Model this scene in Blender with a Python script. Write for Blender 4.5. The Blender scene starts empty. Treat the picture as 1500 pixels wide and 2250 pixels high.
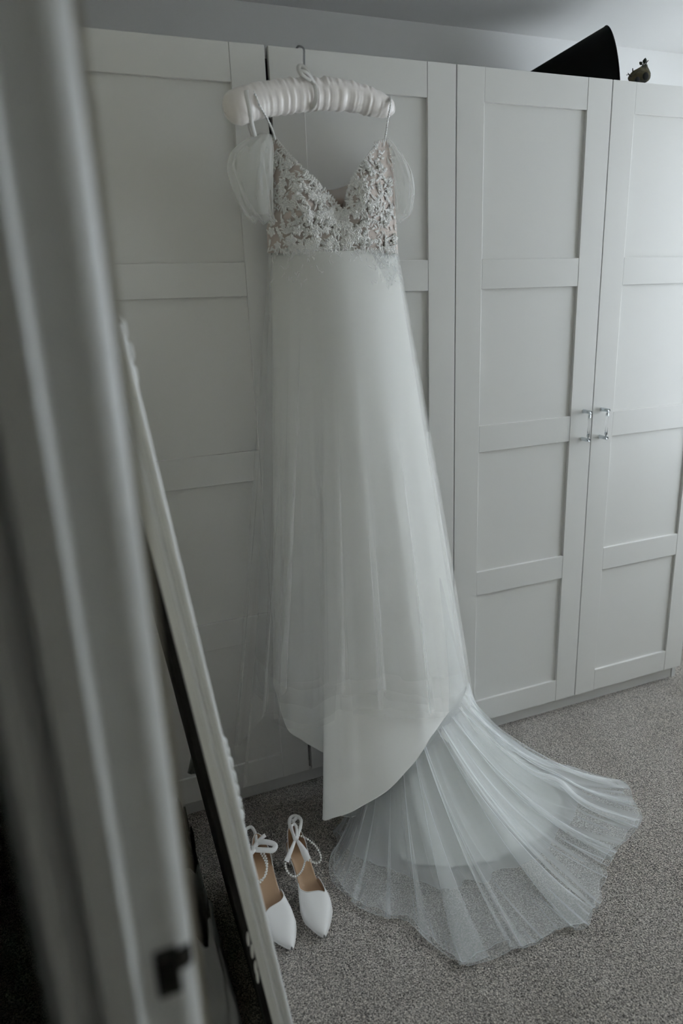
import bpy, math, random
import numpy as np
from mathutils import Matrix, Vector
random.seed(7)
RNG = np.random.default_rng(7)
PI = math.pi
S = bpy.context.scene
COL = S.collection

# ------------------------------------------------------------------ camera
IW, IH = 1500, 2250
CAM = np.array([-1.01188, -1.72156, 1.39847])
YAW, PITCH, ROLL, FPX = 0.360121, -0.282139, -0.041932, 1489.13
def _axes():
    f = np.array([math.sin(YAW)*math.cos(PITCH), math.cos(YAW)*math.cos(PITCH), math.sin(PITCH)])
    r = np.array([math.cos(YAW), -math.sin(YAW), 0.0]); u = np.cross(r, f)
    c, s = math.cos(ROLL), math.sin(ROLL)
    return c*r + s*u, -s*r + c*u, f
AR, AU, AF = _axes()
cd = bpy.data.cameras.new('camera'); cam = bpy.data.objects.new('camera', cd); COL.objects.link(cam)
cam.matrix_world = Matrix([[AR[0], AU[0], -AF[0], CAM[0]], [AR[1], AU[1], -AF[1], CAM[1]], [AR[2], AU[2], -AF[2], CAM[2]], [0, 0, 0, 1]])
cd.sensor_fit = 'HORIZONTAL'; cd.sensor_width = 24.0; cd.lens = FPX/IW*24.0
cd.clip_start = 0.02
cd.dof.use_dof = True; cd.dof.focus_distance = 1.85; cd.dof.aperture_fstop = 2.1
S.camera = cam

# ------------------------------------------------------------------ light
W = bpy.data.worlds.new('world'); S.world = W; W.use_nodes = True
bg = W.node_tree.nodes['Background']
bg.inputs[0].default_value = (0.84, 0.92, 1.0, 1); bg.inputs[1].default_value = 4.6
WIN = dict(x=1.85, y0=-1.35, y1=0.10, z0=0.6, z1=2.29)       # the window in the right hand wall
pl = bpy.data.lights.new('window_portal', 'AREA'); pl.shape = 'RECTANGLE'
pl.size = WIN['z1']-WIN['z0']; pl.size_y = WIN['y1']-WIN['y0']; pl.cycles.is_portal = True
po = bpy.data.objects.new('window_portal', pl); COL.objects.link(po)
po.location = (WIN['x']+0.16, (WIN['y0']+WIN['y1'])/2, (WIN['z0']+WIN['z1'])/2); po.rotation_euler = (0, PI/2, 0)
S.view_settings.view_transform = 'Standard'; S.view_settings.look = 'None'
S.view_settings.gamma = 1.0; S.view_settings.use_curve_mapping = False
S.view_settings.exposure = 0.20
S.cycles.transparent_max_bounces = 28
S.cycles.max_bounces = 7; S.cycles.diffuse_bounces = 4; S.cycles.transmission_bounces = 5; S.cycles.glossy_bounces = 3

# ------------------------------------------------------------------ pixel measurements -> points of the room
def ray(u, v): return AF*FPX + AR*(u-IW/2) + AU*(IH/2-v)
def aty(u, v, y):
    d = ray(u, v); return CAM + d*(y-CAM[1])/d[1]
def atz(u, v, z=0.0):
    d = ray(u, v); return CAM + d*(z-CAM[2])/d[2]

# ------------------------------------------------------------------ helpers
def interp(keys, x):
    """smooth (monotone cubic) interpolation of rows [(k, a, b, ...)] at x"""
    K = np.array(keys, float); xs = K[:, 0]; x = np.clip(np.asarray(x, float), xs[0], xs[-1])
    out = []
    for c in range(1, K.shape[1]):
        ys = K[:, c]; h = np.diff(xs); d = np.diff(ys)/h
        m = np.empty(len(xs)); m[0] = d[0]; m[-1] = d[-1]
        for i in range(1, len(xs)-1):
            m[i] = 0 if d[i-1]*d[i] <= 0 else 2*d[i-1]*d[i]/(d[i-1]+d[i])
        i = np.clip(np.searchsorted(xs, x, side='right')-1, 0, len(xs)-2)
        t = (x-xs[i])/h[i]
        out.append((2*t**3-3*t**2+1)*ys[i] + (t**3-2*t**2+t)*h[i]*m[i] + (-2*t**3+3*t**2)*ys[i+1] + (t**3-t**2)*h[i]*m[i+1])
    return out[0] if len(out) == 1 else np.stack(out, -1)
def spline(pts, n):
    """Catmull-Rom through 3D points, by length"""
    P = np.array(pts, float)
    d = np.r_[0, np.cumsum(np.linalg.norm(np.diff(P, axis=0), axis=1)+1e-9)]
    t = np.linspace(0, d[-1], n); out = np.zeros((n, P.shape[1]))
    m = np.zeros_like(P)
    for i in range(len(P)):
        a, b = max(i-1, 0), min(i+1, len(P)-1); m[i] = (P[b]-P[a])/(d[b]-d[a])
    i = np.clip(np.searchsorted(d, t, side='right')-1, 0, len(P)-2)
    h = (d[i+1]-d[i])[:, None]; s = ((t-d[i])/(d[i+1]-d[i]))[:, None]
    return (2*s**3-3*s**2+1)*P[i] + (s**3-2*s**2+s)*h*m[i] + (-2*s**3+3*s**2)*P[i+1] + (s**3-s**2)*h*m[i+1]
def noise1(n, step, seed):
    r = np.random.default_rng(seed); k = r.uniform(-1, 1, int(n/step)+4)
    x = np.arange(n)/step; i = x.astype(int); t = x-i; t = t*t*(3-2*t)
    return k[i]*(1-t)+k[i+1]*t
class MB:
    def __init__(s): s.v = []; s.f = []
    def add(s, vs, fs):
        o = len(s.v); s.v += [tuple(float(c) for c in p) for p in vs]; s.f += [tuple(i+o for i in f) for f in fs]
    def box(s, x0, x1, y0, y1, z0, z1):
        s.add([(x0,y0,z0),(x1,y0,z0),(x1,y1,z0),(x0,y1,z0),(x0,y0,z1),(x1,y0,z1),(x1,y1,z1),(x0,y1,z1)],
              [(0,3,2,1),(4,5,6,7),(0,1,5,4),(1,2,6,5),(2,3,7,6),(3,0,4,7)])
        return s
    def grid(s, G, close_u=False, close_v=False, flip=False):
        n, m = G.shape[:2]; fs = []
        for i in range(n if close_u else n-1):
            for j in range(m if close_v else m-1):
                a, b, c, d = i*m+j, i*m+(j+1) % m, ((i+1) % n)*m+(j+1) % m, ((i+1) % n)*m+j
                fs.append((a, d, c, b) if flip else (a, b, c, d))
        s.add(G.reshape(-1, 3), fs); return s
    def tube(s, path, r, n=8, caps=True, closed=False):
        P = np.array(path, float); k = len(P); r = np.broadcast_to(np.asarray(r, float), (k,))
        T = np.gradient(P, axis=0); T /= np.linalg.norm(T, axis=1)[:, None]+1e-12
        up = np.array([0, 0, 1.0]) if abs(T[0][2]) < 0.9 else np.array([1.0, 0, 0])
        nn = np.cross(T[0], up); nn /= np.linalg.norm(nn); R = []
        for i in range(k):
            nn = nn - T[i]*(nn@T[i]); nn /= np.linalg.norm(nn)+1e-12; b = np.cross(T[i], nn)
            a = np.linspace(0, 2*PI, n, endpoint=False)
            R.append(P[i]+r[i]*(np.cos(a)[:, None]*nn+np.sin(a)[:, None]*b))
        o = len(s.v); s.grid(np.array(R), close_u=closed, close_v=True)
        if caps and not closed:
            s.f.append(tuple(o+j for j in range(n))); s.f.append(tuple(o+(k-1)*n+j for j in reversed(range(n))))
        return s
    def sphere(s, c, r, nu=8, nv=6, sc=(1, 1, 1)):
        vs = [(0, 0, 1)]
        for i in range(1, nv):
            for j in range(nu):
                t, p = PI*i/nv, 2*PI*j/nu; vs.append((math.sin(t)*math.cos(p), math.sin(t)*math.sin(p), math.cos(t)))
        vs.append((0, 0, -1)); fs = []
        for j in range(nu):
            fs.append((0, 1+j, 1+(j+1) % nu)); e = 1+(nv-2)*nu; fs.append((len(vs)-1, e+(j+1) % nu, e+j))
        for i in range(nv-2):
            for j in range(nu):
                a = 1+i*nu; fs.append((a+j, a+nu+j, a+nu+(j+1) % nu, a+(j+1) % nu))
        s.add([(c[0]+r*sc[0]*x, c[1]+r*sc[1]*y, c[2]+r*sc[2]*z) for x, y, z in vs], fs); return s
    def strip(s, path, width, nrm, thick=0.0006):
        """a ribbon along path; nrm = direction(s) the flat side faces"""
        P = np.array(path, float); k = len(P); N = np.broadcast_to(np.asarray(nrm, float), (k, 3)).copy()
        T = np.gradient(P, axis=0); T /= np.linalg.norm(T, axis=1)[:, None]+1e-12
        B = np.cross(T, N); B /= np.linalg.norm(B, axis=1)[:, None]+1e-9
        N = np.cross(B, T); w = np.broadcast_to(np.asarray(width, float), (k,))[:, None]/2
        s.grid(np.stack([P-B*w+N*thick, P+N*thick*1.6, P+B*w+N*thick, P+B*w-N*thick, P-N*thick*.4, P-B*w-N*thick], 1), close_v=True)
        return s
    def prism(s, poly, z0, z1):
        n = len(poly); vs = [(x, y, z0) for x, y in poly]+[(x, y, z1) for x, y in poly]
        s.add(vs, [(i, (i+1) % n, n+(i+1) % n, n+i) for i in range(n)]+[tuple(reversed(range(n))), tuple(range(n, 2*n))]); return s
    def build(s, name, mat, parent=None, smooth=True, bevel=0, seg=2, subsurf=0, solid=0):
        me = bpy.data.meshes.new(name); me.from_pydata(s.v, [], s.f); me.update()
        if smooth: me.polygons.foreach_set('use_smooth', [True]*len(me.polygons))
        me.materials.append(M[mat] if isinstance(mat, str) else mat)
        o = bpy.data.objects.new(name, me); COL.objects.link(o)
        if parent is not None:
            o.parent = parent; o.matrix_parent_inverse = Matrix.Translation(-Vector(parent_origin(parent)))
        if solid:
            m = o.modifiers.new('solid', 'SOLIDIFY'); m.thickness = solid; m.offset = 0
        if bevel:
            m = o.modifiers.new('bevel', 'BEVEL'); m.width = bevel; m.segments = seg; m.limit_method = 'ANGLE'
            m.angle_limit = 0.6; m.harden_normals = smooth
        if subsurf:
            m = o.modifiers.new('sub', 'SUBSURF'); m.levels = m.render_levels = subsurf
        return o
def parent_origin(p):
    return tuple(p.location) if p.parent is None else (0, 0, 0)
def empty(name, loc, label, cat, group=None):
    o = bpy.data.objects.new(name, None); COL.objects.link(o); o.location = loc; o.empty_display_size = 0.05
    return tag(o, label, cat, group)
def tag(o, label, cat, group=None):
    o['label'] = label; o['category'] = cat
    if group: o['group'] = group
    return o
def struct(o, label=None):
    o['kind'] = 'structure'
    if label: o['label'] = label
    return o
def stuff(o): o['kind'] = 'stuff'; return o

# ------------------------------------------------------------------ materials
M = {}
def mat(name, col, rough=0.5, **kw):
    m = bpy.data.materials.new(name); m.use_nodes = True; nt = m.node_tree; b = nt.nodes['Principled BSDF']
    b.inputs['Base Color'].default_value = (*col, 1); b.inputs['Roughness'].default_value = rough
    for k, v in kw.items():
        if k in ('noise', 'bump', 'col2'): continue
        b.inputs[k.replace('_', ' ')].default_value = v
    if 'noise' in kw:
        tc = nt.nodes.new('ShaderNodeTexCoord'); nz = nt.nodes.new('ShaderNodeTexNoise')
        nz.inputs['Scale'].default_value = kw['noise']; nz.inputs['Detail'].default_value = 4
        nt.links.new(tc.outputs['Object'], nz.inputs['Vector'])
        if 'col2' in kw:
            r = nt.nodes.new('ShaderNodeValToRGB'); r.color_ramp.elements[0].position = .38; r.color_ramp.elements[1].position = .62
            r.color_ramp.elements[0].color = (*col, 1); r.color_ramp.elements[1].color = (*kw['col2'], 1)
            nt.links.new(nz.outputs['Fac'], r.inputs[0]); nt.links.new(r.outputs[0], b.inputs['Base Color'])
        if 'bump' in kw:
            bp = nt.nodes.new('ShaderNodeBump'); bp.inputs['Strength'].default_value = kw['bump']; bp.inputs['Distance'].default_value = .002
            nt.links.new(nz.outputs['Fac'], bp.inputs['Height']); nt.links.new(bp.outputs[0], b.inputs['Normal'])
    M[name] = m; return m
def sheer(name, col, density, edge=0.35, power=2.5, rough=None):
    """fine net: part open, part white thread; seen edge on the threads close up"""
    m = bpy.data.materials.new(name); m.use_nodes = True; nt = m.node_tree; nt.nodes.clear()
    N = nt.nodes.new; L = nt.links.new
    out = N('ShaderNodeOutputMaterial'); mx = N('ShaderNodeMixShader'); tr = N('ShaderNodeBsdfTransparent')
    cl = N('ShaderNodeMixShader'); cl.inputs[0].default_value = .25
    df = N('ShaderNodeBsdfDiffuse'); tl = N('ShaderNodeBsdfTranslucent')
    df.inputs[0].default_value = (*col, 1); tl.inputs[0].default_value = (*col, 1)
    L(df.outputs[0], cl.inputs[1]); L(tl.outputs[0], cl.inputs[2])
    lw = N('ShaderNodeLayerWeight'); lw.inputs[0].default_value = .5
    pw = N('ShaderNodeMath'); pw.operation = 'POWER'; pw.inputs[1].default_value = power
    ma = N('ShaderNodeMath'); ma.operation = 'MULTIPLY_ADD'; ma.inputs[1].default_value = edge; ma.inputs[2].default_value = density
    ma.use_clamp = True
    L(lw.outputs['Facing'], pw.inputs[0]); L(pw.outputs[0], ma.inputs[0])
    L(ma.outputs[0], mx.inputs[0]); L(tr.outputs[0], mx.inputs[1]); L(cl.outputs[0], mx.inputs[2]); L(mx.outputs[0], out.inputs[0])
    M[name] = m; return m
mat('wall_paint', (.80, .80, .79), .75, noise=260, bump=.05)
mat('ceiling_paint', (.80, .80, .79), .85, noise=200, bump=.05)
mat('beige_paint', (.84, .79, .66), .8, noise=260, bump=.05)
mat('taupe_paint', (.50, .47, .38), .8, noise=260, bump=.05)
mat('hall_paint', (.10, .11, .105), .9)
mat('gloss_paint', (.72, .73, .72), .35, noise=90, bump=.04)
mat('foil_white', (.76, .755, .725), .42, noise=300, bump=.03)
mat('carcass_white', (.70, .70, .68), .5)
mat('chrome', (.62, .66, .68), .16, Metallic=1.0)
mat('steel', (.42, .42, .42), .28, Metallic=1.0)
mat('clear_rod', (1, 1, 1), .05, Transmission_Weight=1.0, IOR=1.14)
mat('window_glass', (1, 1, 1), .0, Transmission_Weight=1.0, IOR=1.0)
mat('satin', (.86, .81, .77), .28, noise=40, bump=.12, Sheen_Weight=.3)
mat('lining', (.90, .90, .86), .6, noise=900, bump=.12)
mat('nude', (.64, .555, .50), .75, noise=700, bump=.1)
mat('lace', (.86, .85, .82), .6)
mat('bead', (.93, .93, .92), .12, Coat_Weight=.5)
mat('ribbon', (.85, .84, .82), .45, noise=900, bump=.15)
mat('shoe_white', (.84, .83, .81), .5, noise=1200, bump=.08)
mat('shoe_tan', (.50, .33, .20), .42, noise=60, bump=.05)
mat('pearl', (.86, .84, .80), .18, Coat_Weight=.5)
mat('frame_white', (.86, .87, .86), .4, noise=120, bump=.08)
mat('mirror_back', (.008, .0075, .007), .6, Specular_IOR_Level=.25)
mat('mirror_glass', (.9, .9, .9), .02, Metallic=1.0)
mat('black_felt', (.003, .0032, .0032), .9, Specular_IOR_Level=.1)
mat('bag_white', (.52, .54, .53), .5, noise=14, bump=.3)
mat('bag_black', (.012, .012, .012), .35, noise=20, bump=.5)
mat('strike_dark', (.035, .035, .03), .4, Metallic=.7)
mat('strike_hole', (.003, .003, .003), .9)
mat('pod', (.03, .028, .012), .8, noise=45, col2=(.10, .085, .04), bump=.5)
mat('leaf', (.02, .03, .015), .6)
mat('twig', (.05, .04, .035), .8)
mat('hole', (.004, .004, .003), .9)
sheer('tulle_outer', (.93, .93, .90), .13, .26)
sheer('tulle_mid', (.93, .93, .90), .115, .16)
sheer('tulle_train', (.92, .94, .94), .20, .45, 2.0)
sheer('tulle_train2', (.92, .94, .94), .34, .4, 2.0)
sheer('tulle_sleeve', (.90, .90, .87), .25, .25)
sheer('lace_soft', (.90, .90, .88), .6, .2)
sheer('tulle_hem', (.88, .89, .88), .55, .2)
sheer('nude_mesh', (.58, .46, .38), .45, .2)
def carpet():
    m = bpy.data.materials.new('carpet'); m.use_nodes = True; nt = m.node_tree; b = nt.nodes['Principled BSDF']
    N = nt.nodes.new; L = nt.links.new
    tc = N('ShaderNodeTexCoord')
    n1 = N('ShaderNodeTexNoise'); n1.inputs['Scale'].default_value = 330; n1.inputs['Detail'].default_value = 3; n1.inputs['Roughness'].default_value = .7
    n2 = N('ShaderNodeTexNoise'); n2.inputs['Scale'].default_value = 5; n2.inputs['Detail'].default_value = 5
    vo = N('ShaderNodeTexVoronoi'); vo.inputs['Scale'].default_value = 240
    for n in (n1, n2, vo): L(tc.outputs['Object'], n.inputs['Vector'])
    r = N('ShaderNodeValToRGB'); e = r.color_ramp.elements
    e[0].position = .36; e[0].color = (.025, .022, .018, 1); e[1].position = .66; e[1].color = (.95, .89, .80, 1)
    k = r.color_ramp.elements.new(.5); k.color = (.40, .36, .315, 1)
    v2 = N('ShaderNodeTexVoronoi'); v2.inputs['Scale'].default_value = 340; L(tc.outputs['Object'], v2.inputs['Vector'])
    sx = N('ShaderNodeSeparateColor'); L(v2.outputs['Color'], sx.inputs[0])
    m1 = N('ShaderNodeMath'); m1.operation = 'MULTIPLY_ADD'; m1.inputs[1].default_value = .18; m1.inputs[2].default_value = -.09
    L(sx.outputs[0], m1.inputs[0]); m2 = N('ShaderNodeMath'); m2.operation = 'ADD'; L(m1.outputs[0], m2.inputs[0]); L(n1.outputs['Fac'], m2.inputs[1])
    L(m2.outputs[0], r.inputs[0])
    mx = N('ShaderNodeMixRGB'); mx.blend_type = 'OVERLAY'; mx.inputs[0].default_value = .35
    L(r.outputs[0], mx.inputs[1]); L(n2.outputs['Fac'], mx.inputs[2]); L(mx.outputs[0], b.inputs['Base Color'])
    b.inputs['Roughness'].default_value = .95; b.inputs['Sheen Weight'].default_value = .15
    ad = N('ShaderNodeMath'); ad.operation = 'ADD'; L(n1.outputs['Fac'], ad.inputs[0]); L(vo.outputs['Distance'], ad.inputs[1])
    bp = N('ShaderNodeBump'); bp.inputs['Strength'].default_value = .9; bp.inputs['Distance'].default_value = .006
    L(ad.outputs[0], bp.inputs['Height']); L(bp.outputs[0], b.inputs['Normal'])
    M['carpet'] = m
carpet()

# ------------------------------------------------------------------ the room
XL, XR, YB, YF, ZC = -0.985, 1.85, 0.62, -3.05, 2.327
XH = -1.083                                            # hall face of the left wall
DY1, DY0, DH = -1.325, -2.13, 2.04                     # the doorway in the left wall
struct(MB().box(-2.4, XR+.3, YF-.1, YB+.1, -.06, 0).build('floor', 'carpet', smooth=False), 'grey-brown short pile carpet')
struct(MB().box(-2.4, XR+.3, YF-.1, YB+.1, ZC, ZC+.08).build('ceiling', 'ceiling_paint', smooth=False))
struct(MB().box(XH, XR, YB, YB+.1, 0, ZC).build('wall_back', 'wall_paint', smooth=False))
struct(MB().box(-2.4, XR, YF-.1, YF, 0, ZC).build('wall_front', 'beige_paint', smooth=False))
wl = MB().box(XH, XL, DY1, YB, 0, ZC).box(XH, XL, YF, DY0, 0, ZC).box(XH, XL, DY0, DY1, DH, ZC)
struct(wl.build('wall_left', 'taupe_paint', smooth=False))
wr = MB()
wr.box(XR, XR+.2, YF-.1, WIN['y0'], 0, ZC).box(XR, XR+.2, WIN['y1'], YB+.1, 0, ZC)
wr.box(XR, XR+.2, WIN['y0'], WIN['y1'], 0, WIN['z0']).box(XR, XR+.2, WIN['y0'], WIN['y1'], WIN['z1'], ZC)
struct(wr.build('wall_right', 'beige_paint', smooth=False))
hall = MB().box(-2.4, -2.3, YF, YB+.1, 0, ZC).box(-2.3, XH, YB, YB+.1, 0, ZC)
struct(hall.build('wall_hall', 'hall_paint', smooth=False))
# window in the right wall
wo = struct(MB().box(XR+.10, XR+.105, WIN['y0'], WIN['y1'], WIN['z0'], WIN['z1']).build('window_1', 'window_glass', smooth=False), 'bedroom window pane')
f = MB(); ym = (WIN['y0']+WIN['y1'])/2
for a, b in ((WIN['y0'], WIN['y0']+.05), (ym-.03, ym+.03), (WIN['y1']-.05, WIN['y1'])): f.box(XR+.07, XR+.13, a, b, WIN['z0'], WIN['z1'])
for a, b in ((WIN['z0'], WIN['z0']+.05), (WIN['z1']-.05, WIN['z1'])): f.box(XR+.071, XR+.129, WIN['y0'], WIN['y1'], a, b)
f.build('window_frame', 'gloss_paint', wo, smooth=False)
MB().box(XR-.08, XR+.07, WIN['y0']-.05, WIN['y1']+.05, WIN['z0']-.03, WIN['z0']).build('window_sill', 'gloss_paint', wo, smooth=False, bevel=.005)
# skirting board on the left and back walls
struct(MB().box(XL, XL+.014, DY1+.06, YB, 0, .11).build('baseboard_left', 'gloss_paint', smooth=False, bevel=.004))

# door lining of the doorway the photograph is taken through
def jp(az, d): return (CAM[0]+d*math.tan(math.radians(az)), CAM[1]+d)
pr = [jp(-11.0, .41), jp(-10.6, .396), jp(-10.1, .388), jp(-9.5, .385), jp(-7.95, .385), jp(-7.5, .391), jp(-6.45, .391),
      jp(-6.25, .374), jp(-5.9, .371), jp(-2.9, .371), jp(-2.62, .373), jp(-2.1, .385), jp(1.2, .385), jp(1.75, .386), jp(2.3, .388), jp(2.8, .391), jp(3.2, .395), jp(3.45, .400), jp(3.55, .408)]
xr = pr[-1][0]
prof = pr+[(xr, DY1+.06), (pr[0][0], DY1+.06)]
dj = struct(MB().prism(prof, 0, DH).build('trim_1', 'gloss_paint', smooth=False), 'white painted door lining with stop, blurred in the foreground')
sp = MB()   # strike plate set in the rebate
cs = np.array([jp(.55, .3845)[0], jp(0, .3845)[1]]); zs = 0.972
sp.box(cs[0]-.0085, cs[0]+.0075, cs[1]-.0015, cs[1]+.004, zs-.022, zs+.018)
lip = [(cs[0]+.006, cs[1]-.0012), (cs[0]+.012, cs[1]-.0005), (cs[0]+.0175, cs[1]+.003), (cs[0]+.017, cs[1]+.005), (cs[0]+.011, cs[1]+.003), (cs[0]+.006, cs[1]+.002)]
sp.prism(lip, zs-.004, zs+.013)
spo = sp.build('strike_plate', 'strike_dark', dj, smooth=False, bevel=.0015)
MB().box(cs[0]-.007, cs[0]+.005, cs[1]-.0022, cs[1]+.003, zs-.012, zs+.009).build('latch_hole', 'strike_hole', spo, smooth=False)
for dz in (-.018, .015): MB().sphere((cs[0]-.004, cs[1]-.002, zs+dz), .0030, 10, 6, (1, .5, 1)).build('screw', 'strike_dark', spo)

# ------------------------------------------------------------------ wardrobes
ZT, ZB, ST = 2.0, 0.0556, 0.0825
RAILS = [(1.9195, 2.0), (1.4533, 1.5325), (.9865, 1.0665), (.522, .6015), (.0556, .1371)]
def make_wardrobe(x0, label, gap_mid, handles):
    root = empty('wardrobe', (x0+.5, .3, 0), label, 'wardrobe', 'white panelled wardrobes along the wall')
    c = MB()
    c.box(x0, x0+.018, .022, .6, 0, ZT); c.box(x0+.982, x0+1.0, .022, .6, 0, ZT)
    c.box(x0+.018, x0+.982, .022, .6, ZT-.02, ZT); c.box(x0+.018, x0+.982, .03, .6, .05, .07); c.box(x0+.018, x0+.982, .59, .6, .05, ZT-.02)
    c.build('carcass', 'carcass_white', root, smooth=False)
    MB().box(x0+.018, x0+.982, .026, .044, 0, .05).build('plinth', 'carcass_white', root, smooth=False)
    for k in (0, 1):
        a = x0+(.0015 if k == 0 else .5+gap_mid[1]); b = x0+(.5-gap_mid[0] if k == 0 else .9985)
        d = MB().box(a+.002, b-.002, .011, .019, ZB+.002, ZT-.002).build('door', 'foil_white', root, smooth=False)
        for (p, q) in ((a, a+ST), (b-ST, b)):
            MB().box(p, q, 0, .018, ZB, ZT).build('stile', 'foil_white', d, smooth=False, bevel=.0012)
        for (z0, z1) in RAILS:
            MB().box(a+ST+.0004, b-ST-.0004, .0006, .018, z0, z1).build('rail', 'foil_white', d, smooth=False, bevel=.0012)
        for i in range(4):
            MB().box(a+ST, b-ST, .0085, .012, RAILS[i+1][1], RAILS[i][0]).build('panel', 'foil_white', d, smooth=False)
        if handles:
            hx = b-.0335 if k == 0 else a+.0335
            for z, sg in ((1.078, -1), (.990, 1)):
                h = MB()
                h.tube([(hx, .0, z), (hx, -.001, z), (hx, -.034, z), (hx, -.035, z)], [.0068, .0062, .0055, .004], 12)
                h.tube([(hx, -.028, z), (hx, -.028, z+sg*.010)], .0024, 8)
                h.tube([(hx, -.028, z+sg*.009), (hx, -.028, z+sg*.011), (hx, -.028, z+sg*.018)], [.003, .0046, .0046], 10)
                h.build('handle_post', 'chrome', d)
            MB().tube([(hx, -.028, 1.078-.013), (hx, -.028, .990+.013)], .0040, 12).build('handle_rod', 'clear_rod', d)['label'] = 'clear rod between chrome posts'
    return root
make_wardrobe(-1.0, 'white panelled double wardrobe that the wedding dress hangs on', (.005, .004), False)
make_wardrobe(0.0, 'white panelled double wardrobe with chrome and clear bar handles', (.0015, .0015), True)

# ------------------------------------------------------------------ things on the wardrobe
# cone shade lying on its side
az = math.radians(122); ax_h = np.array([math.sin(az), math.cos(az), 0]); L_, r0, r1 = .42, .036, .126
tilt = math.asin((r1-r0)/L_); axd = ax_h*math.cos(tilt)+np.array([0, 0, 1])*math.sin(tilt)
side = np.cross(axd, [0, 0, 1]); side /= np.linalg.norm(side); upv = np.cross(side, axd)
rimtop = aty(1325, 69, .30)
cen = np.array([rimtop[0], .30, ZT+.0015+r1*math.cos(tilt)])-upv*0
cen = np.array([rimtop[0]+.036, .30, ZT+.005+r1*math.cos(tilt)])
rings = []
for q, rr in ((0, r1), (0, r1-.0025), (1, r0-.0025), (1, r0)):
    c0 = cen-axd*L_*q
    a = np.linspace(0, 2*PI, 72, endpoint=False)
    rings.append(c0+rr*(np.cos(a)[:, None]*side+np.sin(a)[:, None]*upv))
shade = empty('cone_shade', (cen[0], cen[1], ZT), 'black cone-shaped shade lying on its side on top of the wardrobe', 'shade')
MB().grid(np.array(rings), close_u=True, close_v=True).build('shade_cone', 'black_felt', shade)
a = np.linspace(0, 2*PI, 72, endpoint=False)
MB().tube(cen+(r1-.001)*(np.cos(a)[:, None]*side+np.sin(a)[:, None]*upv), .0022, 6, closed=True).build('rim', 'mirror_back', shade)
# small pod ornament with twigs and leaves
py = .055
def op(u, v, dy=0): return aty(u, v, py+dy)
base = op(1406, 182); base[2] = ZT+.002
pod = empty('pod_ornament', tuple(base), 'small olive-brown pod ornament with dark holes, twigs and leaves', 'ornament')
rows = [(1.0, 1405, 181.5, 11), (.93, 1405, 178, 15.5), (.8, 1404.5, 172, 19), (.65, 1405, 165, 19.5), (.5, 1409, 157, 12.5), (.35, 1413.5, 151, 7), (.15, 1416, 146, 4.6), (0, 1416.5, 142.5, 3.4)]
G = []
for k, u, v, rp in rows:
    c = op(u, v); c[2] = max(c[2], ZT+.002); r = rp/570.
    a = np.linspace(0, 2*PI, 28, endpoint=False)
    w = 1+.06*np.sin(5*a+v)
    G.append(np.stack([c[0]+r*np.cos(a)*w, c[1]+r*.85*np.sin(a)*w, np.full_like(a, c[2])+(.0035*np.sin(7*a) if k < .6 else 0)], -1))
g = MB().grid(np.array(G), close_v=True); g.f.append(tuple(range(28))); g.build('pod_body', 'pod', pod, subsurf=1)
rim = MB()   # broken rim at the left
rim.tube([op(1387, 166, .01), op(1391, 161, .0), op(1397, 159, -.006), op(1404, 154, -.008), op(1410, 148, -.004)], [.006, .0075, .008, .007, .004], 8)
rim.build('pod_rim', 'pod', pod, subsurf=1)
for u, v, r in ((1418, 167.5, .0105), (1400, 175.5, .0085)):
    c = op(u, v, -.028); d = ray(u, v); d /= np.linalg.norm(d)
    MB().sphere(c, r, 14, 8, (1, .45, 1)).build('pod_hole', 'hole', pod)
def lens(mb, p, tip, w, nrm, bulge=.15, seg=4):
    p = np.array(p); tip = np.array(tip); d = tip-p; L = np.linalg.norm(d); t = d/L
    b = np.cross(t, nrm); b /= np.linalg.norm(b)+1e-9; n = np.cross(b, t)
    vs = [p]; q = [(.25, .8), (.5, 1), (.78, .62)]
    for k, ww in q: vs += [p+d*k-b*w*ww/2, p+d*k+n*w*bulge, p+d*k+b*w*ww/2]
    vs.append(tip)
    mb.add(vs, [(0, 1, 2), (0, 2, 3), (1, 4, 5, 2), (2, 5, 6, 3), (4, 7, 8, 5), (5, 8, 9, 6), (7, 10, 8), (8, 10, 9)])
vd = -ray(1405, 160); vd /= np.linalg.norm(vd)
for a, b, w in (((1414.5, 141), (1417.5, 127), .0115), ((1411, 142), (1404, 136), .0085)):
    m = MB(); lens(m, op(*a), op(*b), w, vd, .2); m.build('leaf', 'leaf', pod, solid=.001)
for pts_, r_ in (([(1412, 146), (1413, 141), (1414.5, 138)], [.0014]*3), ([(1412, 144), (1410, 141.5)], [.0012]*2), ([(1417, 143), (1420, 137), (1424, 132.5)], [.0018, .0016, .001]),
                 ([(1418.5, 140), (1419.5, 134)], [.001]*2), ([(1391, 163), (1390, 157), (1389.5, 150)], [.003, .0018, .0012]), ([(1386, 168), (1382, 164.5), (1379, 160.5)], [.0022, .0016, .001]), ([(1381, 163.5), (1376, 165)], [.001]*2)):
    MB().tube([op(*p) for p in pts_], r_, 6).build('twig', 'twig', pod)

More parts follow.
